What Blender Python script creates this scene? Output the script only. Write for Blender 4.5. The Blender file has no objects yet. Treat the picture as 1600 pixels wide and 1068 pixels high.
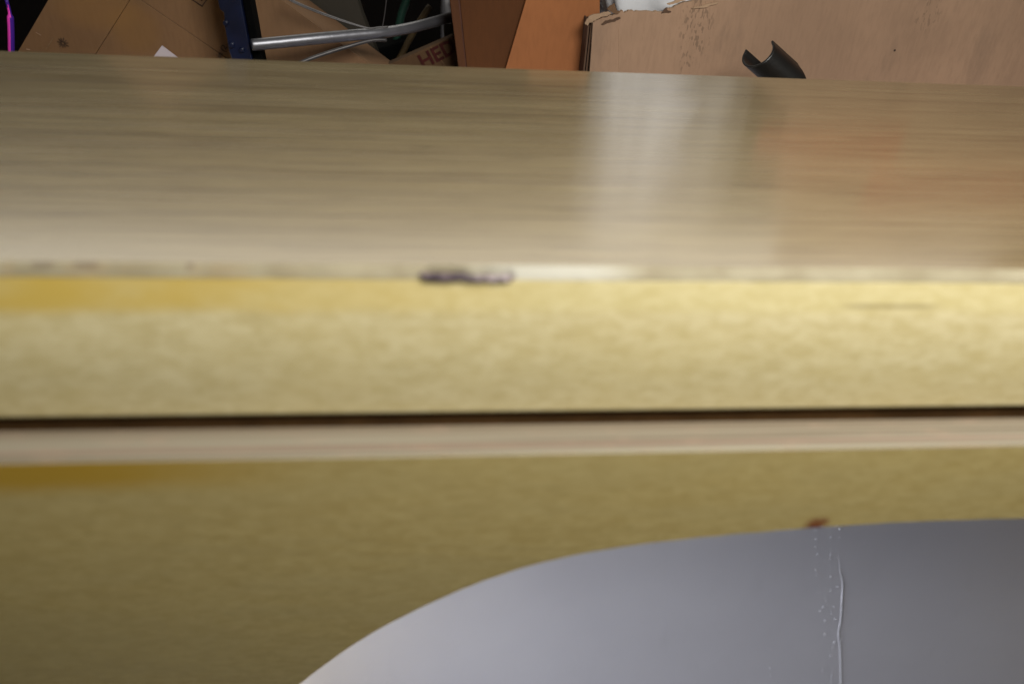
import bpy, bmesh, math, random
from mathutils import Vector, Matrix, noise
random.seed(7)
S = bpy.context.scene
COL = S.collection

# ------------------------------------------------------------------ camera
F = 1250.0                                     # focal length in photo pixels (photo 1600 wide)
AX = Vector((0.99414195, 0.00224763, 0.10805891))    # world axes in (right, up, forward)
AY = Vector((-0.09163814, 0.54764118, 0.83167998))
AZ = Vector((0.0573082, 0.83671028, -0.54463904))
CAM = Vector((-0.0288545, -0.2348577, 0.125))
cam_data = bpy.data.cameras.new('camera')
cam = bpy.data.objects.new('camera', cam_data)
COL.objects.link(cam)
cam.matrix_world = Matrix(((AX.x, AX.y, -AX.z, CAM.x), (AY.x, AY.y, -AY.z, CAM.y), (AZ.x, AZ.y, -AZ.z, CAM.z), (0, 0, 0, 1)))
cam_data.sensor_width = 36
cam_data.lens = F / 1600 * 36
cam_data.clip_start = 0.01
cam_data.clip_end = 50
cam_data.dof.use_dof = True
cam_data.dof.focus_distance = 0.58
cam_data.dof.aperture_fstop = 4.6
S.camera = cam

# ------------------------------------------------------------------ world, lamps, exposure
W = bpy.data.worlds.new('World')
S.world = W
W.use_nodes = True
W.node_tree.nodes['Background'].inputs[0].default_value = (1.0, 0.96, 0.90, 1)
W.node_tree.nodes['Background'].inputs[1].default_value = 0.05
S.view_settings.view_transform = 'Standard'
S.view_settings.look = 'None'
S.view_settings.exposure = 0.0


def lamp(name, loc, target, sx, sy, power, col, spread=180):
    d = bpy.data.lights.new(name, 'AREA')
    d.shape = 'RECTANGLE'
    d.spread = math.radians(spread)
    d.size, d.size_y, d.energy, d.color = sx, sy, power, col
    o = bpy.data.objects.new(name, d)
    COL.objects.link(o)
    o.location = loc
    o.rotation_euler = (Vector(target) - Vector(loc)).to_track_quat('-Z', 'Y').to_euler()


lamp('window_light', (0.19, -0.30, 0.40), (0.08, 0.05, -0.06), 0.30, 0.24, 5.7, (1.0, 0.98, 0.93))
lamp('high_window', (0.10, 1.40, 1.02), (0.10, 0.0, 0.6), 2.6, 0.62, 9.5, (1.0, 0.96, 0.83))  # unseen lamp added to put a sheen on the near tabletop
lamp('doorway_light', (-0.80, 0.19, -0.42), (0.1, 0.30, -0.60), 0.16, 0.3, 8.2, (0.88, 0.92, 1.0), 75)  # unseen lamp added at the left to brighten the enamelled panel


# ------------------------------------------------------------------ pixel ray -> point on a plane y = Y (or z = Z)
def at(px, py, Y=None, Z=None):
    d = Vector((px - 800, 534 - py, F))
    w = Vector((d.dot(AX), d.dot(AY), d.dot(AZ)))
    t = (Y - CAM.y) / w.y if Y is not None else (Z - CAM.z) / w.z
    return CAM + w * t


# ------------------------------------------------------------------ material helpers
class NT:
    def __init__(s, name, rough=0.5, spec=0.5, metal=0.0):
        s.m = bpy.data.materials.new(name)
        s.m.use_nodes = True
        s.t = s.m.node_tree
        s.b = s.t.nodes['Principled BSDF']
        s.b.inputs['Roughness'].default_value = rough
        s.b.inputs['Specular IOR Level'].default_value = spec
        s.b.inputs['Metallic'].default_value = metal
        s.co = s.t.nodes.new('ShaderNodeTexCoord').outputs['Object']
        s.xyz = None

    def sep(s):
        if s.xyz is None:
            n = s.t.nodes.new('ShaderNodeSeparateXYZ')
            s.t.links.new(s.co, n.inputs[0])
            s.xyz = n.outputs
        return s.xyz

    def put(s, sock, v):
        if hasattr(v, 'node'):
            s.t.links.new(v, sock)
        elif isinstance(v, (tuple, list)) and len(v) == 3 and sock.type == 'RGBA':
            sock.default_value = (*v, 1)
        else:
            sock.default_value = v

    def math(s, op, a, b=0.0):
        n = s.t.nodes.new('ShaderNodeMath')
        n.operation = op
        s.put(n.inputs[0], a)
        s.put(n.inputs[1], b)
        return n.outputs[0]

    def noise(s, scale=(1, 1, 1), detail=3, rough=0.55, dist=0.0, loc=(0, 0, 0), rot=(0, 0, 0)):
        mp = s.t.nodes.new('ShaderNodeMapping')
        s.t.links.new(s.co, mp.inputs[0])
        mp.inputs['Location'].default_value = loc
        mp.inputs['Rotation'].default_value = rot
        mp.inputs['Scale'].default_value = scale
        n = s.t.nodes.new('ShaderNodeTexNoise')
        s.t.links.new(mp.outputs[0], n.inputs['Vector'])
        n.inputs['Scale'].default_value = 1
        n.inputs['Detail'].default_value = detail
        n.inputs['Roughness'].default_value = rough
        n.inputs['Distortion'].default_value = dist
        return n.outputs[0]

    def map(s, v, a, b, c=0.0, d=1.0, smooth=True):
        n = s.t.nodes.new('ShaderNodeMapRange')
        n.interpolation_type = 'SMOOTHSTEP' if smooth else 'LINEAR'
        s.put(n.inputs[0], v)
        for i, q in enumerate((a, b, c, d)):
            n.inputs[i + 1].default_value = q
        return n.outputs[0]

    def mix(s, f, a, b, mode='MIX'):
        n = s.t.nodes.new('ShaderNodeMix')
        n.data_type = 'RGBA'
        n.blend_type = mode
        s.put(n.inputs[0], f)
        s.put(n.inputs[6], a)
        s.put(n.inputs[7], b)
        return n.outputs[2]

    def spot(s, p, rx, ry, rz, soft=0.4):
        """1 inside an ellipsoid round p, 0 outside"""
        x = s.sep()
        q = None
        for k, r in enumerate((rx, ry, rz)):
            if r is None:
                continue
            d = s.math('POWER', s.math('ABSOLUTE', s.math('DIVIDE', s.math('SUBTRACT', x[k], p[k]), r)), 2.0)
            q = d if q is None else s.math('ADD', q, d)
        return s.map(q, 1.0 - soft, 1.0 + soft, 1.0, 0.0)

    def bump(s, h, strength=0.2, dist=0.001):
        n = s.t.nodes.new('ShaderNodeBump')
        n.inputs['Strength'].default_value = strength
        n.inputs['Distance'].default_value = dist
        s.put(n.inputs['Height'], h)
        s.t.links.new(n.outputs[0], s.b.inputs['Normal'])

    def done(s, col):
        s.put(s.b.inputs['Base Color'], col)
        return s.m


def simple(name, col, rough=0.5, spec=0.5, metal=0.0, var=0.25, sc=60):
    n = NT(name, rough, spec, metal)
    v = n.map(n.noise((sc, sc, sc), 4), 0.25, 0.75, 1 - var, 1 + var)
    c = n.mix(1.0, col, v, 'MULTIPLY')
    n.bump(n.noise((sc * 4, sc * 4, sc * 4), 3), 0.15)
    return n.done(c)


def cardboard(name, col, dirt=0.35, marks=False, flute=True):
    n = NT(name, 0.82, 0.25)
    c = n.mix(n.map(n.noise((9, 9, 9), 5), 0.3, 0.7), tuple(q * 0.88 for q in col), tuple(q * 1.1 for q in col))
    c = n.mix(n.map(n.noise((420, 420, 90), 2), 0.35, 0.75, 0, 0.22), c, tuple(q * 0.6 for q in col))
    c = n.mix(n.map(n.noise((5, 5, 5), 6, 0.65, loc=(3, 1, 7)), 0.55, 0.8, 0, dirt), c, tuple(q * 0.5 for q in col))
    if marks:   # vertical dashes where the flutes were crushed, and grubby smears
        g = n.noise((620, 1, 260), 1, 0.4, loc=(1.3, 0, 4))
        reg = None
        for (px, py, rx, rz, k) in ((1088, 40, 0.012, 0.03, 0.5), (1078, 90, 0.007, 0.02, 0.45), (1450, 20, 0.010, 0.014, 0.35)):
            q = n.math('MULTIPLY', n.spot(at(px, py, Y=0.38), rx, None, rz, 0.9), k)
            reg = q if reg is None else n.math('MAXIMUM', reg, q)
        f = n.math('MULTIPLY', n.map(g, 0.55, 0.66), reg)
        c = n.mix(f, c, (0.10, 0.065, 0.045))
        sm = n.noise((38, 1, 14), 4, 0.6, loc=(9, 0, 1), rot=(0, 0.6, 0))
        c = n.mix(n.map(sm, 0.54, 0.75, 0, 0.28), c, (0.13, 0.09, 0.065))
    n.bump(n.noise((180, 180, 25), 3), 0.12)
    return n.done(c)


# ------------------------------------------------------------------ wood of the table
def wood(name, kind):
    n = NT(name, 0.42, 0.5)
    x = n.sep()
    if kind == 'top':
        st = n.noise((9, 620, 60), 5, 0.62, 0.1)
        fine = n.noise((22, 900, 200), 3, 0.6)
        broad = n.noise((1.6, 26, 20), 3, 0.5)
        lines = n.noise((2.2, 330, 40), 2, 0.5, loc=(0.7, 3, 1))
        c = n.mix(n.map(st, 0.28, 0.72), (0.215, 0.155, 0.075), (0.325, 0.250, 0.130))
        c = n.mix(n.map(fine, 0.42, 0.70, 0, 0.65), c, (0.115, 0.076, 0.036))
        c = n.mix(n.map(lines, 0.50, 0.66, 0, 0.55), c, (0.110, 0.070, 0.033))
        c = n.mix(n.map(broad, 0.35, 0.7, 0.0, 0.2), c, (0.37, 0.295, 0.155))
        n.put(n.b.inputs['Roughness'], n.map(n.noise((6, 120, 20), 3), 0.3, 0.7, 0.23, 0.28))
        n.b.inputs['IOR'].default_value = 1.6
        n.b.inputs['Coat Weight'].default_value = 0.9
        n.b.inputs['Coat IOR'].default_value = 1.6
        n.b.inputs['Coat Roughness'].default_value = 0.15
        n.bump(n.math('ADD', st, fine), 0.05, 0.0006)
    else:
        sp = n.noise((110, 150, 260), 5, 0.68, 0.5)
        dash = n.noise((150, 200, 620), 2, 0.5)
        broad = n.noise((11, 20, 30), 3, 0.55, loc=(2, 0, 5))
        if kind == 'front':
            c = n.mix(n.map(sp, 0.30, 0.70), (0.520, 0.432, 0.212), (0.640, 0.556, 0.322))
        else:
            c = n.mix(n.map(sp, 0.30, 0.70), (0.560, 0.420, 0.150), (0.680, 0.540, 0.225))
        c = n.mix(n.map(dash, 0.52, 0.75, 0, 0.22), c, (0.340, 0.260, 0.095))
        c = n.mix(n.map(broad, 0.40, 0.70, 0, 0.35), c, (0.58, 0.47, 0.21))
        n.bump(sp, 0.03, 0.0008)
        n.b.inputs['Roughness'].default_value = 0.40
        if kind == 'front':        # amber varnish run along the top, strongest at the left
            wob = n.math('MULTIPLY', n.math('SUBTRACT', n.noise((16, 1, 1), 4), 0.5), 0.006)
            band = n.map(n.math('ADD', x[2], wob), -0.0185, -0.0125)
            left = n.map(x[0], -0.150, 0.04, 1.0, 0.0)
            patch = n.map(n.noise((26, 30, 60), 3), 0.3, 0.65, 0.55, 1.0)
            c = n.mix(n.math('MULTIPLY', n.math('MULTIPLY', band, left), n.math('MULTIPLY', patch, 1.0)), c, (0.51, 0.325, 0.03))
            c = n.mix(n.math('MULTIPLY', band, 0.25), c, (0.70, 0.60, 0.26))
            # faint pencil-like scuff
            zz = at(1400, 479, Y=-0.001)
            ln = n.math('MULTIPLY', n.map(n.math('ABSOLUTE', n.math('SUBTRACT', x[2], zz.z)), 0.0004, 0.0013, 1, 0),
                        n.map(n.math('ABSOLUTE', n.math('SUBTRACT', x[0], zz.x - 0.002)), 0.011, 0.022, 1, 0))
            c = n.mix(n.math('MULTIPLY', ln, 0.5), c, (0.20, 0.15, 0.075))
        else:
            band = n.map(n.math('ADD', x[2], n.math('MULTIPLY', n.math('SUBTRACT', n.noise((14, 1, 1), 3), 0.5), 0.008)), -0.088, -0.074)
            left = n.map(x[0], -0.15, -0.055, 1.0, 0.0)
            c = n.mix(n.math('MULTIPLY', band, n.math('MULTIPLY', left, 0.95)), c, (0.56, 0.34, 0.035))
            Yk = -0.0178
            for _ in range(8):
                k = at(1276, 818, Y=Yk)
                Yk = -0.0178 + (-0.0658 - k.z) * math.tan(math.radians(14))
            ragged = n.map(n.noise((260, 40, 300), 3), 0.3, 0.6, 0.35, 1.0)
            c = n.mix(n.math('MULTIPLY', n.spot(k, 0.0050, None, 0.0050, 0.9), ragged), c, (0.24, 0.055, 0.018))
    return n.done(c)


def ply_edge(name):
    n = NT(name, 0.7, 0.3)
    x = n.sep()
    lay = n.noise((3, 620, 30), 3, 0.55)
    c = n.mix(n.map(lay, 0.40, 0.60), (0.200, 0.162, 0.115), (0.330, 0.295, 0.222))
    stripe = n.map(n.math('ABSOLUTE', n.math('ADD', x[1], 0.0122)), 0.0005, 0.0013, 1, 0)
    c = n.mix(n.map(x[1], -0.0095, -0.002, 0, 0.55), c, (0.20, 0.150, 0.095))  # shadow under the gap painted into the back of the strip
    c = n.mix(n.math('MULTIPLY', stripe, 0.5), c, (0.22, 0.105, 0.080))
    c = n.mix(n.map(n.noise((60, 200, 60), 3), 0.5, 0.8, 0, 0.5), c, (0.36, 0.25, 0.18))
    n.bump(lay, 0.1)
    return n.done(c)


def worn_edge(name):
    n = NT(name, 0.6, 0.4)
    x = n.sep()
    c = n.mix(n.map(n.noise((45, 60, 60), 4), 0.35, 0.65), (0.27, 0.225, 0.135), (0.345, 0.30, 0.195))
    # a paler bare stretch right of the chip
    k = at(860, 421, Y=0.0015)
    c = n.mix(n.map(n.math('ABSOLUTE', n.math('SUBTRACT', x[0], k.x)), 0.012, 0.035, 0.75, 0), c, (0.52, 0.50, 0.42))
    # brown weathering to the left
    c = n.mix(n.math('MULTIPLY', n.map(x[0], -0.13, -0.02, 1, 0), n.map(n.noise((70, 1, 30), 4, loc=(3, 3, 3)), 0.42, 0.6, 0, 0.6)), c, (0.33, 0.25, 0.14))
    for (px, w) in ((68, 0.0035), (135, 0.004), (297, 0.0013)):
        q = at(px, 414, Y=0.0025)
        f = n.map(n.math('ABSOLUTE', n.math('SUBTRACT', x[0], q.x)), w * 0.5, w * 1.3, 1, 0)
        f = n.math('MULTIPLY', f, n.map(x[2], -0.0022, -0.0010, 0, 0.45))
        c = n.mix(f, c, (0.085, 0.05, 0.04))
    return n.done(c)


M = {}
M['top'] = wood('wood_laminate', 'top')
M['front'] = wood('wood_front', 'front')
M['apron'] = wood('wood_apron', 'apron')
M['ply'] = ply_edge('plywood_edge')
M['worn'] = worn_edge('worn_edge')


def chip_mat():
    n = NT('chipped_core', 0.85, 0.2)
    v = n.noise((260, 300, 500), 4, 0.65)
    c = n.mix(n.map(v, 0.42, 0.62), (0.045, 0.032, 0.042), (0.17, 0.13, 0.135))
    x = n.sep()
    ka, kb = at(700, 424, Y=0).x, at(790, 424, Y=0).x
    c = n.mix(n.math('MULTIPLY', n.map(x[0], ka, kb), n.map(n.noise((420, 300, 900), 3, loc=(2, 2, 2)), 0.36, 0.56, 0.1, 0.85)), c, (0.42, 0.35, 0.36))
    n.bump(v, 0.6, 0.001)
    return n.done(c)


M['chip'] = chip_mat()
M['core'] = simple('particle_core', (0.40, 0.29, 0.17), 0.85)
M['box_pale'] = cardboard('cardboard_pale', (0.325, 0.205, 0.130), 0.30, marks=True)
M['box_brown'] = cardboard('cardboard_brown', (0.14, 0.077, 0.039), 0.45)
M['box_dark'] = cardboard('cardboard_shade', (0.09, 0.05, 0.03), 0.4)  # shade of the slot beside the front panel is put into this colour
M['box_torn'] = cardboard('cardboard_torn', (0.36, 0.24, 0.15), 0.8)
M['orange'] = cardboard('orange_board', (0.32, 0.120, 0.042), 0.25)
M['umber'] = cardboard('umber_board', (0.090, 0.031, 0.008), 0.25)  # shade on the inner face put into a darker board colour
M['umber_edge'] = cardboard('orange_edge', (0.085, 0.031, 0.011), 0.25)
M['groove'] = simple('groove_brown', (0.07, 0.02, 0.008), 0.7)
M['blue'] = simple('blue_paint', (0.0028, 0.0065, 0.026), 0.35, 0.5, var=0.3)
M['black'] = simple('black_rubber', (0.002, 0.002, 0.002), 0.95, 0.05)
M['plastic'] = simple('black_plastic', (0.007, 0.006, 0.005), 0.40, 0.45, var=0.2, sc=150)
M['steel'] = simple('brushed_steel', (0.23, 0.23, 0.25), 0.42, 0.5, 0.85, var=0.12)
M['wire'] = simple('grey_wire', (0.07, 0.065, 0.065), 0.4, 0.5, 0.4)
M['darkwall'] = simple('dark_wall', (0.012, 0.009, 0.008), 0.9, 0.2, sc=5)
M['floor'] = simple('concrete', (0.085, 0.08, 0.075), 0.8, 0.3, sc=12)
M['olive'] = simple('olive_board', (0.017, 0.012, 0.005), 0.6, sc=25)
M['ink'] = simple('printed_ink', (0.045, 0.028, 0.020), 0.8, 0.2, sc=300)
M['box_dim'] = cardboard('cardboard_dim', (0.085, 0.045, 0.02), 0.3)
M['red_ink'] = simple('red_ink', (0.045, 0.008, 0.006), 0.8, 0.2, sc=300)
M['red_print'] = simple('red_print', (0.40, 0.060, 0.025), 0.8, 0.2, sc=80)
M['fade_ink'] = simple('faded_ink', (0.16, 0.095, 0.05), 0.8, 0.2, sc=300)
M['paper'] = simple('white_paper', (0.50, 0.45, 0.50), 0.8, 0.2, var=0.06)
M['bag'] = simple('white_bag', (0.74, 0.75, 0.77), 0.35, 0.5, var=0.06, sc=30)
M['rail'] = simple('dark_rail', (0.075, 0.038, 0.013), 0.9, 0.1)  # shade of the gap put into the rail's dark colour
M['bag_grey'] = simple('grey_bag_print', (0.34, 0.33, 0.31), 0.4, 0.4, var=0.15, sc=30)  # grey added to dim the bag's second reflected streak
M['green'] = simple('green_plastic', (0.012, 0.045, 0.030), 0.4)
M['ochre'] = simple('ochre_stick', (0.075, 0.045, 0.014), 0.7)
M['greybit'] = simple('grey_plastic', (0.03, 0.03, 0.025), 0.6)


def tape_stain():
    n = NT('cardboard_stained', 0.8, 0.25)
    col = (0.170, 0.094, 0.047)
    c = n.mix(n.map(n.noise((9, 9, 9), 5), 0.3, 0.7), tuple(q * 0.86 for q in col), tuple(q * 1.12 for q in col))
    c = n.mix(n.map(n.noise((420, 420, 90), 2), 0.35, 0.75, 0, 0.22), c, tuple(q * 0.6 for q in col))
    k = at(212, 45, Y=0.395)
    c = n.mix(n.math('MULTIPLY', n.spot(k, 0.016, None, 0.016, 0.8), 0.5), c, (0.20, 0.105, 0.035))
    k = at(150, 15, Y=0.395)
    c = n.mix(n.math('MULTIPLY', n.spot(k, 0.026, None, 0.013, 0.9), 0.45), c, (0.23, 0.12, 0.04))
    n.bump(n.noise((180, 180, 25), 3), 0.1)
    return n.done(c)


M['box_left'] = tape_stain()


def panel_paint():
    n = NT('grey_white_enamel', 0.30, 0.5)
    c = n.mix(n.map(n.noise((3, 3, 3), 4), 0.3, 0.7), (0.57, 0.565, 0.63), (0.63, 0.625, 0.69))
    c = n.mix(n.map(n.noise((40, 40, 14), 4, loc=(4, 4, 4)), 0.55, 0.8, 0, 0.10), c, (0.40, 0.40, 0.43))
    n.bump(n.noise((110, 110, 110), 3), 0.03, 0.0006)
    return n.done(c)


M['enamel'] = panel_paint()
M['drip'] = simple('dried_paint', (0.66, 0.655, 0.72), 0.4, 0.4, var=0.04)


M['foil'] = simple('magenta_foil', (0.95, 0.07, 0.62), 0.25, 0.5, var=0.08)
M['violet'] = simple('violet_foil', (0.07, 0.02, 0.32), 0.3, 0.5, var=0.08)


# ------------------------------------------------------------------ object helpers
def link(name, bm, mat, parent=None, smooth=False, bevel=0.0):
    me = bpy.data.meshes.new(name)
    bmesh.ops.recalc_face_normals(bm, faces=bm.faces)
    bm.to_mesh(me)
    bm.free()
    mats = mat if isinstance(mat, (list, tuple)) else [mat]
    for m in mats:
        me.materials.append(m)
    if smooth:
        me.shade_smooth()
    o = bpy.data.objects.new(name, me)
    COL.objects.link(o)
    if parent is not None:
        o.parent = parent
        top = parent
        off = Vector(parent.location)
        while top.parent is not None:
            top = top.parent
            off += Vector(top.location)
        o.location = -off
    if bevel:
        b = o.modifiers.new('bevel', 'BEVEL')
        b.width = bevel
        b.segments = 2
        b.limit_method = 'ANGLE'
        b.angle_limit = math.radians(35)
    return o


def tag(o, label, cat, group=None):
    o['label'] = label
    o['category'] = cat
    if group:
        o['group'] = group
    return o


def thing(name, loc, label, cat, group=None):
    o = bpy.data.objects.new(name, None)
    o.empty_display_size = 0.02
    COL.objects.link(o)
    o.location = loc
    return tag(o, label, cat, group)


def struct(name, bm, mat):
    o = link(name, bm, mat)
    o['kind'] = 'structure'
    return o


def box(bm, x0, x1, y0, y1, z0, z1):
    v = [bm.verts.new(p) for p in ((x0, y0, z0), (x1, y0, z0), (x1, y1, z0), (x0, y1, z0), (x0, y0, z1), (x1, y0, z1), (x1, y1, z1), (x0, y1, z1))]
    for q in ((0, 3, 2, 1), (4, 5, 6, 7), (0, 1, 5, 4), (1, 2, 6, 5), (2, 3, 7, 6), (3, 0, 4, 7)):
        bm.faces.new([v[i] for i in q])
    return bm


def plate(pts, depth, bm=None, edge_mat=0, back=None):
    """solid plate: outline pts (world), pushed back by depth (+y) or by the vector back"""
    bm = bm or bmesh.new()
    back = back or Vector((0, depth, 0))
    a = [bm.verts.new(p) for p in pts]
    b = [bm.verts.new(Vector(p) + back) for p in pts]
    f = bm.faces.new(a)
    g = bm.faces.new(b[::-1])
    n = len(a)
    for i in range(n):
        s = bm.faces.new((a[i], a[(i + 1) % n], b[(i + 1) % n], b[i]))
        s.material_index = edge_mat
    bm.normal_update()
    bmesh.ops.triangulate(bm, faces=[f, g])
    return bm


def jag(pxs, amp=0.7, n=3):
    out = []
    for (x0, y0), (x1, y1) in zip(pxs, pxs[1:] + pxs[:1]):
        for k in range(n):
            t = k / n
            out.append((x0 + (x1 - x0) * t + random.uniform(-amp, amp), y0 + (y1 - y0) * t + random.uniform(-amp, amp)))
    return out


def px_plate(pxs, Y, depth, **k):
    return plate([at(x, y, Y=Y) for x, y in pxs], depth, **k)


def catmull(P, sub=6):
    out = []
    n = len(P)
    for i in range(n - 1):
        a, b, c, d = P[max(i - 1, 0)], P[i], P[i + 1], P[min(i + 2, n - 1)]
        for k in range(sub):
            t = k / sub
            out.append(0.5 * ((2 * b) + (c - a) * t + (2 * a - 5 * b + 4 * c - d) * t * t + (3 * b - a - 3 * c + d) * t ** 3))
    out.append(P[-1])
    return out


def tube(P, r, seg=12, bm=None, caps=True):
    bm = bm or bmesh.new()
    rings = []
    prev = None
    R = r if isinstance(r, (list, tuple)) else [r] * len(P)
    for i, p in enumerate(P):
        d = (P[min(i + 1, len(P) - 1)] - P[max(i - 1, 0)]).normalized()
        u = prev if prev is not None else (Vector((0, 0, 1)) if abs(d.z) < 0.9 else Vector((1, 0, 0)))
        u = (u - d * u.dot(d)).normalized()
        prev = u
        w = d.cross(u)
        rings.append([bm.verts.new(p + (u * math.cos(2 * math.pi * k / seg) + w * math.sin(2 * math.pi * k / seg)) * R[i]) for k in range(seg)])
    for a, b in zip(rings, rings[1:]):
        for k in range(seg):
            bm.faces.new((a[k], a[(k + 1) % seg], b[(k + 1) % seg], b[k]))
    if caps:
        bm.faces.new(rings[0][::-1])
        bm.faces.new(rings[-1])
    return bm


def to_floor(P):
    return P + [Vector((P[-1].x, P[-1].y, P[-1].z + (FZ - P[-1].z) * k)) for k in (0.3, 0.6, 1.0)]


def blob(bm, c, r, sx=1, sy=1, sz=1):
    m = Matrix.Translation(c) @ Matrix.Diagonal((r * sx, r * sy, r * sz, 1))
    bmesh.ops.create_icosphere(bm, subdivisions=2, radius=1, matrix=m)


def text(name, body, p0, p1, size, mat, parent, Y, raise_by=0.0006, bold=0.0):
    a, b = at(*p0, Y=Y), at(*p1, Y=Y)
    e1 = (b - a).normalized()
    nrm = Vector((0, -1, 0))
    e2 = nrm.cross(e1)
    cu = bpy.data.curves.new(name, 'FONT')
    cu.body = body
    cu.size = size
    cu.extrude = 0.0001
    cu.offset = bold
    cu.resolution_u = 3
    cu.materials.append(mat)
    tmp = bpy.data.objects.new(name, cu)
    COL.objects.link(tmp)
    dg = bpy.context.evaluated_depsgraph_get()
    me = bpy.data.meshes.new_from_object(tmp.evaluated_get(dg))
    bpy.data.objects.remove(tmp)
    a = a + nrm * raise_by
    me.transform(Matrix(((e1.x, e2.x, nrm.x, a.x), (e1.y, e2.y, nrm.y, a.y), (e1.z, e2.z, nrm.z, a.z), (0, 0, 0, 1))))
    o = bpy.data.objects.new(name, me)
    COL.objects.link(o)
    o.parent = parent
    o.location = -Vector(parent.location)
    return o


# ------------------------------------------------------------------ setting
FZ = -0.75
bm = bmesh.new()
box(bm, -4, 4, -3, 4, FZ - 0.1, FZ)
struct('floor', bm, M['floor'])
bm = bmesh.new()
box(bm, -4, 4, 1.5, 1.6, FZ, 2.2)
struct('wall', bm, M['darkwall'])

# ------------------------------------------------------------------ table
X0, X1 = -0.50, 1.04
FAR = 0.258
TH = -0.0611
table = thing('wooden_table', (0.27, 0.12, FZ), 'worn wood laminate table with a chipped front edge and arched cut-out below', 'table')

# laminate sheet, its far edge slightly rounded
bm = bmesh.new()
prof = [(0.0030, -0.0012), (0.0030, 0.0), (0.10, 0.0), (0.20, 0.0), (FAR - 0.0016, 0.0), (FAR - 0.0006, -0.0004), (FAR, -0.0014), (FAR, -0.0040), (FAR - 0.003, -0.0040), (FAR - 0.003, -0.0012)]
A = [bm.verts.new((X0, y, z)) for y, z in prof]
B = [bm.verts.new((X1, y, z)) for y, z in prof]
for i in range(len(prof)):
    j = (i + 1) % len(prof)
    bm.faces.new((A[i], A[j], B[j], B[i]))
bm.faces.new(A)
bm.faces.new(B[::-1])
link('tabletop', bm, M['top'], table)
bm = bmesh.new()
box(bm, X0 + 0.001, X1 - 0.001, 0.0185, FAR - 0.0034, TH + 0.004, -0.0014)
link('core_board', bm, M['core'], table)

# front board: slightly bowed face, edges eased
bm = bmesh.new()
rows = [(0.0183, -0.0040), (0.0008, -0.0040)]
nz = 14
for k in range(nz + 1):
    t = k / nz
    z = -0.0046 + (TH + 0.0016 + 0.0046) * t
    rows.append((0.0004 - 0.0030 * math.sin(math.pi * min(1, t * 0.9 + 0.05)) ** 1.0 + 0.0030 * math.sin(math.pi * 0.05), z))
yb = rows[-1][0]
rows += [(yb + 0.0006, TH + 0.0004), (yb + 0.0020, TH), (0.0183, TH)]
nx = 60
grid = []
for i in range(nx + 1):
    x = X0 + (X1 - X0) * i / nx
    grid.append([bm.verts.new((x, y, z)) for y, z in rows])
for a, b in zip(grid, grid[1:]):
    for k in range(len(rows)):
        j = (k + 1) % len(rows)
        bm.faces.new((a[k], b[k], b[j], a[j]))
bm.faces.new(grid[0])
bm.faces.new(grid[-1][::-1])
link('front_board', bm, M['front'], table, smooth=False)

# worn edge strip with the chip as a real notch
cx0, cx1 = at(656, 424, Y=0.0).x, at(806, 424, Y=0.0).x
bm = bmesh.new()
N = 520
xs = [-0.24 + 0.52 * i / N for i in range(N + 1)]
grid = []
ch = []
for x in xs:
    w = noise.noise(Vector((x * 60, 1.7, 0))) * 0.5 + noise.noise(Vector((x * 220, 7.1, 0))) * 0.35
    inn = max(0.0, min(1.0, (x - cx0) / 0.0035)) * max(0.0, min(1.0, (cx1 - x) / 0.0025))
    dd = inn * (0.0016 + 0.0006 * noise.noise(Vector((x * 190, 3, 0))) + 0.0012 * max(0, min(1, (cx0 + 0.017 - x) / 0.008)))
    e = 0.00035 * w
    pts = [(0.0030, -0.0038), (0.0030, 0.0), (0.0021 + dd * 0.3, -0.0005 + e - dd * 0.25), (0.0009 + dd + e, -0.0024 - dd * 0.55), (0.0002 + dd * 1.05 + e, -0.0039 - dd * 0.1)]
    grid.append([bm.verts.new((x, y, z)) for y, z in pts])
for i, (a, b) in enumerate(zip(grid, grid[1:])):
    for k in range(5):
        j = (k + 1) % 5
        bm.faces.new((a[k], b[k], b[j], a[j]))
bm.faces.new(grid[0])
bm.faces.new(grid[-1][::-1])
strip = link('edge_strip', bm, M['worn'], table)

# the dark broken core that shows inside the chip
bm = bmesh.new()
n = 46
lo, hi, bk = [], [], []
for i in range(n + 1):
    t = i / n
    x = cx0 + (cx1 - cx0) * t
    env = min(1.0, t / 0.07) * min(1.0, (1 - t) / 0.05)
    big = max(0.0, 1 - abs(t - 0.25) / 0.32)
    j = noise.noise(Vector((x * 420, 0.4, 2)))
    top_z = -0.0022 + 0.0006 * 0.5 * noise.noise(Vector((x * 300, 5, 2))) + (0.0005 if t < 0.5 else -0.0003)
    bot_z = top_z - env * (0.0016 + 0.0016 * big + 0.0004 * j)
    yf = -0.0004 - 0.0007 * env
    hi.append(bm.verts.new((x, 0.0009, top_z)))
    lo.append(bm.verts.new((x, yf - 0.0006, (top_z * 0.45 + bot_z * 0.55) - 0.0001)))
    bk.append(bm.verts.new((x, 0.0006, bot_z - 0.0001)))
for i in range(n):
    for P, Q in ((hi, lo), (lo, bk), (bk, hi)):
        bm.faces.new((P[i], P[i + 1], Q[i + 1], Q[i]))
bm.faces.new((hi[0], lo[0], bk[0]))
bm.faces.new((hi[-1], bk[-1], lo[-1]))
o = link('chip', bm, M['chip'], strip)
o['label'] = 'dark broken chip in the pale front edge'

# apron with the arched cut-out, running down to the floor as the two legs
ZT = -0.0658
TILT = math.tan(math.radians(14))


def ap(px, py):          # pixel -> point on the leaning apron face
    Y = -0.0178
    for _ in range(8):
        p = at(px, py, Y=Y)
        Y = -0.0178 + (ZT - p.z) * TILT
    return at(px, py, Y=Y)


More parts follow.
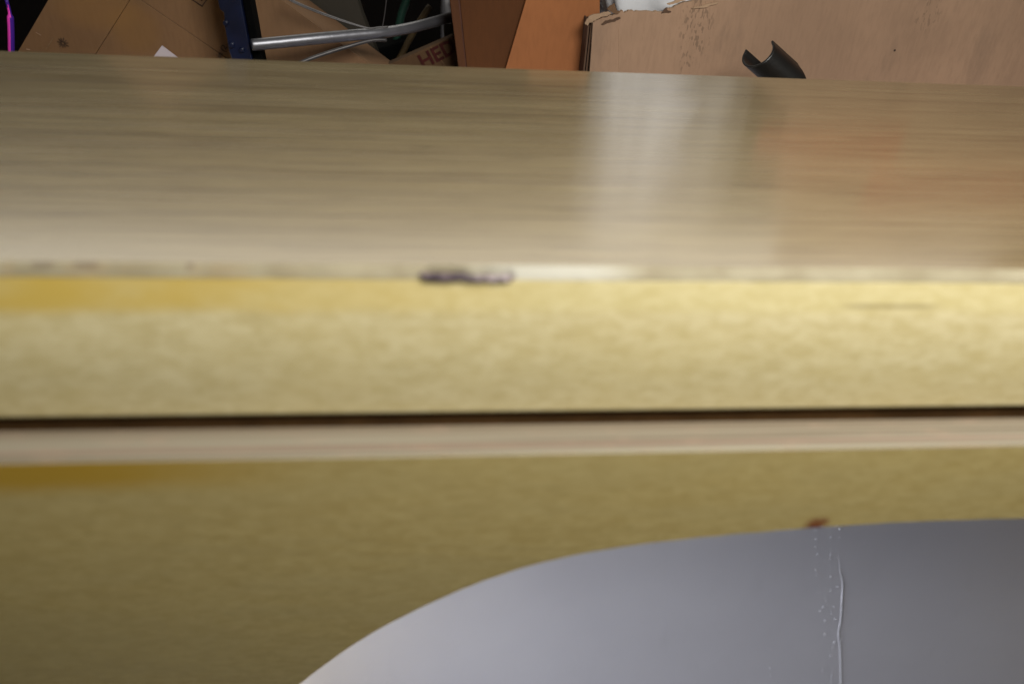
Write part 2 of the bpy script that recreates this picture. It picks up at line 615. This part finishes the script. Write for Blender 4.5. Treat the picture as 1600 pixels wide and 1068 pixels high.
arch_px = [(470, 1068), (505, 1038), (545, 1010), (585, 985), (630, 961), (700, 928), (760, 903), (830, 881), (900, 864), (1000, 848), (1100, 838), (1200, 829), (1300, 821), (1400, 815), (1500, 811), (1600, 809)]
AP = [ap(*q) for q in arch_px]
a0_ = AP[0]
low = [Vector((a0_.x - 0.068, 0, FZ)), Vector((a0_.x - 0.067, 0, -0.55)), Vector((a0_.x - 0.058, 0, a0_.z - 0.16)), Vector((a0_.x - 0.038, 0, a0_.z - 0.064)), Vector((a0_.x - 0.018, 0, a0_.z - 0.024))]
half = catmull(low + AP, 9)
for _ in range(110):
    half = [half[0]] + [(half[i - 1] + half[i] * 2 + half[i + 1]) / 4 for i in range(1, len(half) - 1)] + [half[-1]]
XM = AP[-1].x + 0.035
half.append(Vector((XM, 0, AP[-1].z + 0.0006)))
arch = [Vector((p.x, 0, p.z)) for p in half]
arch += [Vector((2 * XM - p.x, 0, p.z)) for p in half[-2::-1]]
xr = 2 * XM - X0
outline = [Vector((X0, 0, ZT)), Vector((X0, 0, FZ))] + arch + [Vector((xr, 0, FZ)), Vector((xr, 0, ZT))]
for i, p in enumerate(outline):
    wob = 0.0
    if 6 < i < len(outline) - 6:
        wob = 0.0003 * noise.noise(Vector((p.x * 90, p.z * 90, 1)))
    outline[i] = Vector((p.x, -0.0178 + (ZT - p.z) * TILT, p.z + wob))
ndiv = 80
bm = plate(outline, 0.0174, edge_mat=1)
ao = link('apron', bm, [M['apron'], M['ply']], table, bevel=0.0008)
ao.modifiers['bevel'].material = 1
ao.modifiers['bevel'].use_clamp_overlap = True
# back legs and a rail carry the top
for x in (X0 + 0.004, X1 - 0.044):
    bm = bmesh.new()
    box(bm, x, x + 0.04, FAR - 0.05, FAR - 0.01, FZ, TH + 0.0035)
    link('leg', bm, M['apron'], table)
bm = bmesh.new()
box(bm, X0 + 0.03, X1 - 0.03, 0.006, 0.020, -0.085, TH - 0.0003)
link('rail', bm, M['rail'], table)

# ------------------------------------------------------------------ enamelled cabinet behind the table
CY = 0.300
CT = -0.045
cab = thing('metal_cabinet', (0.40, 0.55, FZ), 'grey white enamelled metal cabinet with a dried paint run, behind the arched cut-out', 'cabinet')
bm = bmesh.new()
box(bm, -0.20, 1.30, CY, CY + 0.022, FZ, CT)
link('door', bm, M['enamel'], cab, bevel=0.004)
bm = bmesh.new()
box(bm, at(708, 100, Y=0.402).x, 1.30, CY + 0.0225, 0.85, FZ, CT)
link('body', bm, M['enamel'], cab, bevel=0.004)
drip = [(1312, 858), (1312, 880), (1313, 893), (1315.5, 902), (1316.5, 912), (1315.5, 932), (1314.5, 950), (1313, 970), (1310.5, 983), (1310, 992), (1312, 1005), (1313, 1025), (1313.5, 1045), (1313.5, 1066), (1314, 1090), (1315, 1120)]
P = catmull([at(x, y, Y=CY + 0.00035) for x, y in drip], 4)
R = [0.0004 + 0.0003 * min(1, i / 18) * (1 + 0.25 * noise.noise(Vector((i * 0.4, 0, 0)))) for i in range(len(P))]
o = link('paint_run', tube(P, R, 8), M['drip'], cab, smooth=True)
bm = bmesh.new()
beads = [(1275, 828), (1298, 839), (1312, 826), (1312, 839), (1277, 866), (1275, 890), (1276, 897), (1298, 866), (1297, 873), (1298, 900), (1298, 922), (1291, 938), (1286, 948), (1281, 954), (1303, 947), (1300, 957), (1305, 967),
         (1289, 969), (1289, 990), (1315, 998), (1304, 1003), (1301, 1011), (1298, 1024), (1285, 1047), (1300, 1055), (1300, 1064), (1203, 1013), (1203, 1043), (1204, 1054), (1308, 916), (1275, 842), (1274, 854), (572, 1060)]
for i, (x, y) in enumerate(beads):
    blob(bm, at(x, y, Y=CY - 0.0001), random.uniform(0.0005, 0.0009), 1, 0.5, 1.2)
o = link('paint_beads', bm, M['drip'], cab, smooth=True)
o['kind'] = 'stuff'

# ------------------------------------------------------------------ big pale carton on the right, top edge torn
BY = 0.380
carton = thing('cardboard_box', (0.42, 0.60, CT), 'large pale cardboard box with a torn top edge, behind the black plastic clip', 'box')
b0 = CT
torn_px = [(927, 33), (931, 30), (936, 31), (941, 27), (947, 27), (952, 24), (957, 25), (962, 22), (968, 21), (972, 17), (976, 20), (980, 18), (986, 17), (992, 18), (998, 17), (1004, 19), (1010, 18), (1018, 19.5), (1027, 18), (1034, 20), (1040, 19),
           (1044, 13), (1050, 14), (1056, 9), (1064, 6), (1072, 4), (1081, 1), (1090, -1), (1100, -4), (1120, -6), (1145, -8), (1175, -9), (1195, -12)]
T = [at(x, y, Y=BY) for x, y in torn_px[:1] + [(a + random.uniform(-0.5, 0.5), b + random.uniform(-0.9, 0.9)) for i in range(1, len(torn_px)) for a, b in (((torn_px[i - 1][0] * (1 - t) + torn_px[i][0] * t), (torn_px[i - 1][1] * (1 - t) + torn_px[i][1] * t)) for t in (0.33, 0.66, 1.0))]]
T += [Vector((0.262, BY, 0.060)), Vector((0.268, BY, 0.13)), Vector((0.285, BY, 0.20)), Vector((1.02, BY, 0.21))]
xl = at(927, 70, Y=BY).x
out = [Vector((xl, BY, b0))] + T + [Vector((1.02, BY, b0))]
bm = plate(out, 0.004, edge_mat=1)
front = link('front_panel', bm, [M['box_pale'], M['box_torn']], carton)
# side panel: its raw front edge stands left of the dark slot
sx = at(915.5, 70, Y=BY + 0.002).x
zt = at(916, 36, Y=BY).z
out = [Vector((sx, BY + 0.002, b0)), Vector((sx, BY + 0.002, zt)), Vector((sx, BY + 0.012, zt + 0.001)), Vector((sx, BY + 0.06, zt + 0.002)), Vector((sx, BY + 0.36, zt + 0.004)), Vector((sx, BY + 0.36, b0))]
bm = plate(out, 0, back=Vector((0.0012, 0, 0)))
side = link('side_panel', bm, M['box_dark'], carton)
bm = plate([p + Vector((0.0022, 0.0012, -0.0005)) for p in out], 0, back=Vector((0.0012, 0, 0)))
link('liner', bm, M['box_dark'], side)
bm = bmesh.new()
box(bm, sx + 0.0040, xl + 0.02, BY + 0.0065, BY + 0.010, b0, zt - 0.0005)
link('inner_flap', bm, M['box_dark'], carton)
bm = bmesh.new()
box(bm, xl + 0.021, 1.02, BY + 0.352, BY + 0.356, b0, 0.05)
link('back_panel', bm, M['box_pale'], carton)
bm = bmesh.new()
box(bm, 1.016, 1.020, BY + 0.0045, BY + 0.351, b0, 0.20)
link('side_panel', bm, M['box_pale'], carton)
# torn paper curling over the slot and the corner
tear = [(914, 38), (916, 30), (922, 25), (929, 22.5), (936, 22), (944, 20), (950, 18), (955, 21), (948, 25), (940, 27), (934, 29), (928, 33), (925, 36), (921, 35), (918, 40)]
bm = px_plate(jag(tear), BY - 0.0022, 0.0016)
for v in bm.verts:
    v.co.y += 0.0012 * noise.noise(v.co * 160)
link('torn_flap', bm, M['box_torn'], front)
tear2 = [(940, 38), (946, 33), (957, 30.5), (968, 27), (970, 28.5), (967, 31), (958, 34.5), (949, 36), (943, 40)]
bm = px_plate(jag(tear2), BY - 0.0009, 0.0005)
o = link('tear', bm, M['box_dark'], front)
tear3 = [(1034, 21), (1038, 16), (1041, 12), (1043, 16.5), (1049, 18.5), (1046, 20.5), (1040, 19)]
link('torn_flap', px_plate(jag(tear3), BY - 0.0014, 0.0012), M['box_dark'], front)
tear4 = [(1081, 14), (1085, 11), (1092, 11), (1101, 9), (1108, 6), (1122, 3), (1123, 5), (1110, 9), (1102, 12), (1090, 13.5)]
link('torn_flap', px_plate(jag(tear4), BY - 0.0012, 0.001), M['box_torn'], front)
tear5 = [(1042, 6), (1052, 3), (1058, -1), (1072, -3), (1084, -4), (1083, -2), (1070, 1), (1060, 4), (1052, 6.5), (1045, 9)]
link('torn_flap', px_plate(jag(tear5), BY - 0.002, 0.0014), M['box_torn'], front)
tear6 = [(955, 8), (960, 6), (964, 17), (968, 19), (966, 22), (958, 21), (948, 15)]
link('torn_flap', px_plate(jag(tear6), BY - 0.001, 0.0012), M['box_brown'], front)
# pressed creases: shallow ridges down the panel
for (xa, ya, xb, yb2, w) in ((966, 40, 967, 118, 0.0006), (1005, 26, 1004, 62, 0.0004)):
    Pq = [at(xa, ya, Y=BY + 0.0001), at((xa + xb) / 2 + 0.6, (ya + yb2) / 2, Y=BY + 0.0001), at(xb, yb2, Y=BY + 0.0001)]
    link('crease', tube(catmull(Pq, 4), w * 0.5, 6), M['box_pale'], front, smooth=True)
bm = bmesh.new()
blob(bm, at(1398, 79, Y=BY), 0.0009, 1, 0.4, 1)
link('speck', bm, M['ink'], front)

# faded red print high on the front panel: it shows mirrored in the tabletop
for (xa, xb, y0, y1) in ((1185, 1400, 205, 250), (1215, 1345, 262, 280), (1360, 1700, 262, 330)):
    q0, q1 = at(xa, y0, Y=BY), at(xb, y1, Y=BY)
    zs = sorted((-q0.z, -q1.z))
    bm = bmesh.new()
    box(bm, q0.x, q1.x, BY - 0.0004, BY - 0.0001, zs[0], zs[1])
    link('printed_band', bm, M['red_print'], front)
# white bag stuffed in the box
bag = bmesh.new()
bx = at(990, 0, Y=BY + 0.05)
bmesh.ops.create_icosphere(bag, subdivisions=5, radius=1)
xa, xb = at(934, 8, Y=BY + 0.03).x, at(1225, 8, Y=BY + 0.03).x
for v in bag.verts:
    c = v.co.copy()
    c = Vector((math.copysign(abs(c.x) ** 0.35, c.x), math.copysign(abs(c.y) ** 0.7, c.y), math.copysign(abs(c.z) ** 0.45, c.z)))
    nn = noise.noise(Vector((c.x * 2.2, c.y * 2, c.z * 1.1))) * 0.09 + noise.noise(Vector((c.x * 6, c.y * 5, c.z * 2.2 + 4))) * 0.05
    f = 1 + nn
    ang = c.x * 9 + 0.6 * c.z
    fold = 0.013 * max(0.0, min(1.0, (c.x - 0.02) / 0.07)) if c.y < 0.2 else 0.0
    v.co = Vector(((xa + xb) / 2 + 0.002 + c.x * f * (xb - xa) / 2 * 0.97, BY + 0.060 + c.y * f * 0.042 + 0.004 * math.sin(ang) * (1 if c.y < 0 else 0) + fold, 0.092 + c.z * f * 0.102))
mid = (xa + xb) / 2 + 0.03 * (xb - xa)
for f in bag.faces:
    if f.calc_center_median().x > mid:
        f.material_index = 1
tag(link('plastic_bag', bag, [M['bag'], M['bag_grey']], smooth=True), 'crumpled white and grey plastic bag stuffed behind the torn box edge', 'bag')

# ------------------------------------------------------------------ black plastic clip wedged between table and box
clip = bmesh.new()
cc = at(1184, 83, Y=0.318)                    # centre of the open end ring
s_px = (cc - CAM).length / F
rt = Vector((AX.x, AY.x, AZ.x))
up = Vector((AX.y, AY.y, AZ.y))
fw = Vector((AX.z, AY.z, AZ.z))
axis = (rt * 0.60 - up * 0.42 + fw * 0.68).normalized()
# ring basis: v1 points from the centre to the middle of the slot (up-left)
g = (up * 0.95 - rt * 0.13)
g = (g - axis * g.dot(axis)).normalized()
h = axis.cross(g)
R0 = 24.0 * s_px
th = 3.4 * s_px
L = 70 * s_px
ext = (rt * 0.80 - up * 0.50 + fw * 0.34).normalized()
ns = 40
a0, a1 = math.radians(52), math.radians(360 - 50)
nl = 6
inner, outer = [], []
for i in range(nl + 1):
    ri, ro = [], []
    for k in range(ns + 1):
        a = a0 + (a1 - a0) * k / ns
        d = g * math.cos(a) + h * math.sin(a)
        e = max(0, (abs(k - ns / 2) / (ns / 2)) - 0.9) / 0.1      # lips flare outward
        rr = R0 + e * 1.6 * s_px
        q = cc + ext * (L * i / nl * (1 - 0.30 * max(0.0, math.cos(a) + 0.25)))
        ri.append(clip.verts.new(q + d * (rr - th)))
        ro.append(clip.verts.new(q + d * rr))
    inner.append(ri)
    outer.append(ro)
for i in range(nl):
    for k in range(ns):
        clip.faces.new((inner[i][k], inner[i][k + 1], inner[i + 1][k + 1], inner[i + 1][k]))
        clip.faces.new((outer[i][k], outer[i + 1][k], outer[i + 1][k + 1], outer[i][k + 1]))
    for k in (0, ns):
        clip.faces.new((inner[i][k], inner[i + 1][k], outer[i + 1][k], outer[i][k]))
for i in (0, nl):
    for k in range(ns):
        clip.faces.new((inner[i][k], outer[i][k], outer[i][k + 1], inner[i][k + 1]))
tag(link('plastic_clip', clip, M['plastic'], bevel=0.0006), 'black plastic pipe clip, open on top, standing against the pale box', 'clip')

# ------------------------------------------------------------------ orange boards
ot = thing('orange_cabinet', (0.03, 0.44, CT), 'orange board cabinet, open in front, left of the pale box', 'cabinet')
Zb = CT


def lower(pxs, Y, zb=CT):
    """close an outline down to zb under its first and last pixel"""
    P = [at(x, y, Y=Y) for x, y in pxs]
    a, b = P[0].copy(), P[-1].copy()
    a.x += (P[0].x - P[1].x) / (P[0].z - P[1].z) * (zb - P[0].z)
    b.x += (P[-1].x - P[-2].x) / (P[-1].z - P[-2].z) * (zb - P[-1].z)
    a.z = b.z = zb
    return [a] + P + [b]


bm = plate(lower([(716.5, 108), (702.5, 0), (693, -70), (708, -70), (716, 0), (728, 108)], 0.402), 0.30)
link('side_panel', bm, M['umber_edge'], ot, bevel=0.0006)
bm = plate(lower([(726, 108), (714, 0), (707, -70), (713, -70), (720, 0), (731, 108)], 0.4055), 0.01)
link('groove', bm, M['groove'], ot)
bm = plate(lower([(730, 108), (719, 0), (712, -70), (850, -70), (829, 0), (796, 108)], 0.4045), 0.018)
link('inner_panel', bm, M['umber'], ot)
bm = plate(lower([(790, 108), (822, 0), (842, -70), (937, -70), (937, 108)], 0.4005), 0.0035)
o = link('door', bm, M['orange'], ot)
o['label'] = 'bright orange board leaning across the opening'

# ------------------------------------------------------------------ brown carton on the left, standing on its corner
LY = 0.395
carton2 = thing('cardboard_box', (-0.25, 0.5, FZ), 'tilted brown cardboard box with printed symbols and folded flaps, left of the blue post', 'box')
top = at(185, -187, Y=LY)
dA = (at(28, 80, Y=LY) - at(75, 0, Y=LY)).normalized()
dB = (at(508, 50, Y=LY) - at(440, 0, Y=LY)).normalized()
LA = 0.56
LB = 0.56
cr = [top, top + dA * LA, top + dA * LA + dB * LB, top + dB * LB]
bm = plate([p + Vector((0, 0.0045, 0)) for p in cr], 0.05)
link('body', bm, M['box_left'], carton2, bevel=0.002)


def ab(px, py):
    p = at(px, py, Y=LY) - top
    # solve p = a dA + b dB in the x-z plane
    det = dA.x * dB.z - dA.z * dB.x
    return Vector(((p.x * dB.z - p.z * dB.x) / det, (dA.x * p.z - dA.z * p.x) / det))


def flap(a0, a1, b0_, b1_, dy, name='flap', mat='box_left'):
    pts = [top + dA * a + dB * b for a, b in ((a0, b0_), (a1, b0_), (a1, b1_), (a0, b1_))]
    bm = plate([p + Vector((0, dy, 0)) for p in pts], 0.0030)
    return link(name, bm, M[mat], carton2, bevel=0.0003)


cornr = ab(208, -8)
flap(0.0, LA, 0.0, cornr.y - 0.0001, 0.0003)
flap(0.0, cornr.x - 0.0001, cornr.y + 0.0001, LB, 0.0006)
flap(cornr.x + 0.0001, LA, cornr.y + 0.0001, LB, 0.0002)
text('printed_text', 'in (2', (344.5, 91), (354, 76), 0.0056, M['ink'], carton2, LY, bold=0.00008)
# splash-like printed symbol
bm = bmesh.new()
c0 = at(98, 68, Y=LY - 0.0005)
for k in range(11):
    a = 2 * math.pi * k / 11 + random.uniform(-0.1, 0.1)
    r0, r1 = 0.0009, random.uniform(0.0027, 0.0042)
    u = Vector((math.cos(a), 0, math.sin(a)))
    w = Vector((-u.z, 0, u.x)) * 0.00028
    plate([c0 + u * r0 - w, c0 + u * r1 - w * 0.6, c0 + u * r1 + w * 0.6, c0 + u * r0 + w], 0.0003, bm=bm)
link('printed_symbol', bm, M['ink'], carton2)
bm = px_plate([(82, 59.5), (83.5, 60.5), (73, 78), (70, 78)], LY - 0.0004, 0.0004)
link('printed_bar', bm, M['fade_ink'], carton2)
bm = bmesh.new()
for q in ([(300, -1), (316, 9.5), (316, 11.5), (298, -1)], [(315, 9.5), (323, -2), (325, -2), (316, 11.5)]):
    px_plate(q, LY - 0.0001, 0.0004, bm=bm)
px_plate([(311, -2), (315, 2.5), (319, -3), (315, -4)], LY - 0.0001, 0.0004, bm=bm)
link('printed_symbol', bm, M['ink'], carton2)
for q in ([(56, 50.5), (64, 55), (63.6, 55.9), (56, 51.5)], [(41, 76), (47, 77.3), (47, 79), (41, 78)]):
    link('scuff', px_plate(q, LY - 0.0004, 0.0004), M['box_pale'], carton2)
tag(link('paper_scrap', plate([at(253, 71.5, Y=0.345), at(230, 102, Y=0.345), at(292, 101, Y=0.345)], 0.0006), M['paper']), 'white pointed paper scrap sticking up behind the table, by the brown box', 'paper')

# ------------------------------------------------------------------ blue post
py_ = 0.352
post = thing('blue_post', (at(375, 45, Y=py_).x, py_, FZ), 'chipped blue steel post with black back edge, beside the tilted box', 'post')
sc = (at(375, 45, Y=py_) - CAM).length / F


def run_down(lft, rgt):
    """outline from pixel polylines (top to bottom) continued straight to the floor"""
    Lp = [at(x, y, Y=py_) for x, y in lft]
    Rp = [at(x, y, Y=py_) for x, y in rgt]
    return Lp, Rp


zfl = FZ
Lp, Rp = run_down([(331, -70), (340, 0), (342.5, 12), (345.5, 17), (349.5, 19.5), (350.5, 28), (350.5, 40), (353, 52), (355, 62), (356, 72), (358.5, 82), (362, 92), (368, 120)], [(360, -70), (376, 0), (387, 60), (394, 95), (399, 120)])
bot = [Lp[-1] + Vector((0.02, 0, 0)), Rp[-1] + Vector((0.02, 0, 0))]
bot[0].z = bot[1].z = zfl
bot[0].x = Lp[-1].x + 0.06
bot[1].x = Rp[-1].x + 0.06
bm = plate(Lp + [bot[0], bot[1]] + Rp[::-1], 0.020)
link('tube', bm, M['blue'], post, bevel=0.0016)
L2, R2 = run_down([(361, -70), (376.8, 0), (387.8, 60), (394.8, 95), (399.8, 120)], [(375, -70), (388.5, 0), (397, 45), (402, 75), (407, 95), (412, 120)])
b2 = [Vector((L2[-1].x + 0.06, py_, zfl)), Vector((R2[-1].x + 0.06, py_, zfl))]
bm = plate([p + Vector((0, 0.004, 0)) for p in (L2 + b2 + R2[::-1])], 0.018)
link('backing', bm, M['black'], post, bevel=0.001)  # dark side of the tube, its shade painted as a black strip
for (x, y, r) in ((353, 36, 4.5), (362, 70, 5), (378, 78, 4.6)):
    bm = bmesh.new()
    c = at(x, y, Y=py_)
    bmesh.ops.create_cone(bm, cap_ends=True, segments=12, radius1=r * sc, radius2=r * sc * 0.75, depth=0.004, matrix=Matrix.Translation(c) @ Matrix.Rotation(math.radians(90), 4, 'X'))
    link('bolt', bm, M['blue'], post, smooth=False, bevel=0.0005)

# ------------------------------------------------------------------ steel tube and wires
tp = [(393, 70.5, 0.348), (440, 66, 0.355), (500, 60, 0.365), (560, 54.5, 0.378), (600, 51, 0.388), (640, 44, 0.405), (680, 34, 0.43), (712, 25, 0.455)]
P = catmull([at(x, y, Y=Y) for x, y, Y in tp], 6)
st = link('steel_tube', tube(P, 8.0 * (at(500, 60, Y=0.365) - CAM).length / F, 20), M['steel'], smooth=False, bevel=0.0006)
for p in st.data.polygons:
    p.use_smooth = len(p.vertices) == 4
tag(st, 'silver steel tube bent at its middle, sticking out beside the blue post', 'tube')
bm = bmesh.new()
for off in (0, 2.4):
    tube(catmull([at(446, -8 + off, Y=0.372), at(456, 0 + off, Y=0.372), at(490, 15 + off, Y=0.374), at(530, 30 + off * 0.8, Y=0.376), at(573, 43.5 + off * 0.3, Y=0.379), at(592, 42.5 + off * 0.4, Y=0.382), at(606, 42 + off * 0.3, Y=0.384)], 5), 0.00055, 6, bm=bm)
tag(link('twin_wire', bm, M['wire'], smooth=True), 'thin grey twin wire running down to the steel tube', 'wire')
tag(link('thin_cable', tube(catmull([at(604.5, -10, Y=0.384), at(603, 6, Y=0.384), at(601, 22, Y=0.384), at(597.5, 43, Y=0.384)], 5), 0.0004, 6), M['wire'], smooth=True), 'thin upright cable ending on the steel tube bend', 'cable')
tag(link('metal_rod', tube(catmull([at(455, 104, Y=0.36), at(490, 90, Y=0.365), at(540, 74, Y=0.372), at(580, 63.5, Y=0.38), at(604, 62.8, Y=0.384)], 5), 0.0014, 10), M['wire'], smooth=True), 'dull grey rod rising from below the steel tube', 'rod')

# ------------------------------------------------------------------ dark things behind the tube
bm = plate([at(428, -20, Y=0.46), at(470, 12, Y=0.46), at(520, 52, Y=0.46), at(545, 140, Y=0.46), Vector((-0.05, 0.46, FZ)), Vector((0.0, 0.46, FZ)), at(610, 140, Y=0.46), at(580, 60, Y=0.46), at(566, 24, Y=0.46), at(552, -20, Y=0.46), at(520, -90, Y=0.46)], 0.018)
tag(link('olive_board', bm, M['olive']), 'dark olive board standing behind the silver tube', 'board')
ba = thing('cardboard_box', (0.03, 0.43, FZ), 'small dim cardboard box with red lettering, left of the orange cabinet', 'box')
Y2 = 0.432
e = at(714, 53, Y=Y2) - at(560, 120, Y=Y2)
en = e.normalized()
edn = Vector((0, 0, 0))
p0, p1 = at(560, 122, Y=Y2), at(716, 53.5, Y=Y2)
bm = plate([p0, p1, p1 + Vector((0.05, 0, 0.01)), Vector((p1.x + 0.06, Y2, FZ)), Vector((p0.x + 0.02, Y2, FZ))], 0.012)
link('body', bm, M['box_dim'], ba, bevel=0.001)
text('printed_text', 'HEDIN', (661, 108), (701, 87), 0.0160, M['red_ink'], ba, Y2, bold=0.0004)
link('crease', tube([at(673, 74, Y=Y2), at(696, 104, Y=Y2)], 0.0005, 6), M['box_brown'], ba)
tag(link('grey_case', px_plate([(694, 38), (706, 36), (712, 58), (694, 60)], 0.455, 0.03), M['greybit'], bevel=0.001), 'pale grey plastic corner under the end of the silver tube', 'case')
tag(link('green_stick', tube(to_floor(catmull([at(640, -20, Y=0.52), at(634, 4, Y=0.52), at(627, 24, Y=0.52), at(620, 60, Y=0.52), at(616, 90, Y=0.52)], 4)), 0.0035, 8), M['green'], smooth=True), 'dark green plastic stake behind the silver tube bend', 'stake')
P = to_floor(catmull([at(672, 10, Y=0.50), at(655, 35, Y=0.50), at(640, 62, Y=0.50), at(625, 90, Y=0.50), at(612, 112, Y=0.50)], 4))
tag(link('wooden_stick', tube(P, 0.0028, 8), M['ochre'], smooth=True), 'ochre wooden stick slanting behind the silver tube', 'stick')
tag(link('black_case', px_plate([(560, 85), (640, 62), (650, 200), (560, 200)], 0.50, 0.05), M['black'], bevel=0.002), 'dark case below the silver tube bend', 'case')
# far left: shiny magenta strip in the dark
P = to_floor(catmull([at(10, 0, Y=0.42), at(15.5, 22, Y=0.42), at(17, 45, Y=0.42), at(17.5, 70, Y=0.42), at(18, 110, Y=0.42)], 5))
fs = link('foil_strip', tube(P, [0.0012] * 6 + [0.0023] * (len(P) - 6), 14), [M['foil'], M['violet']], smooth=True)
for p in fs.data.polygons:
    q = min(P, key=lambda w: abs(w.z - p.center.z))
    k = (P.index(q))
    if p.center.x - q.x > 0.0009 or k < 3:
        p.material_index = 1
tag(fs, 'shiny magenta and violet strip at the dark left corner', 'strip')
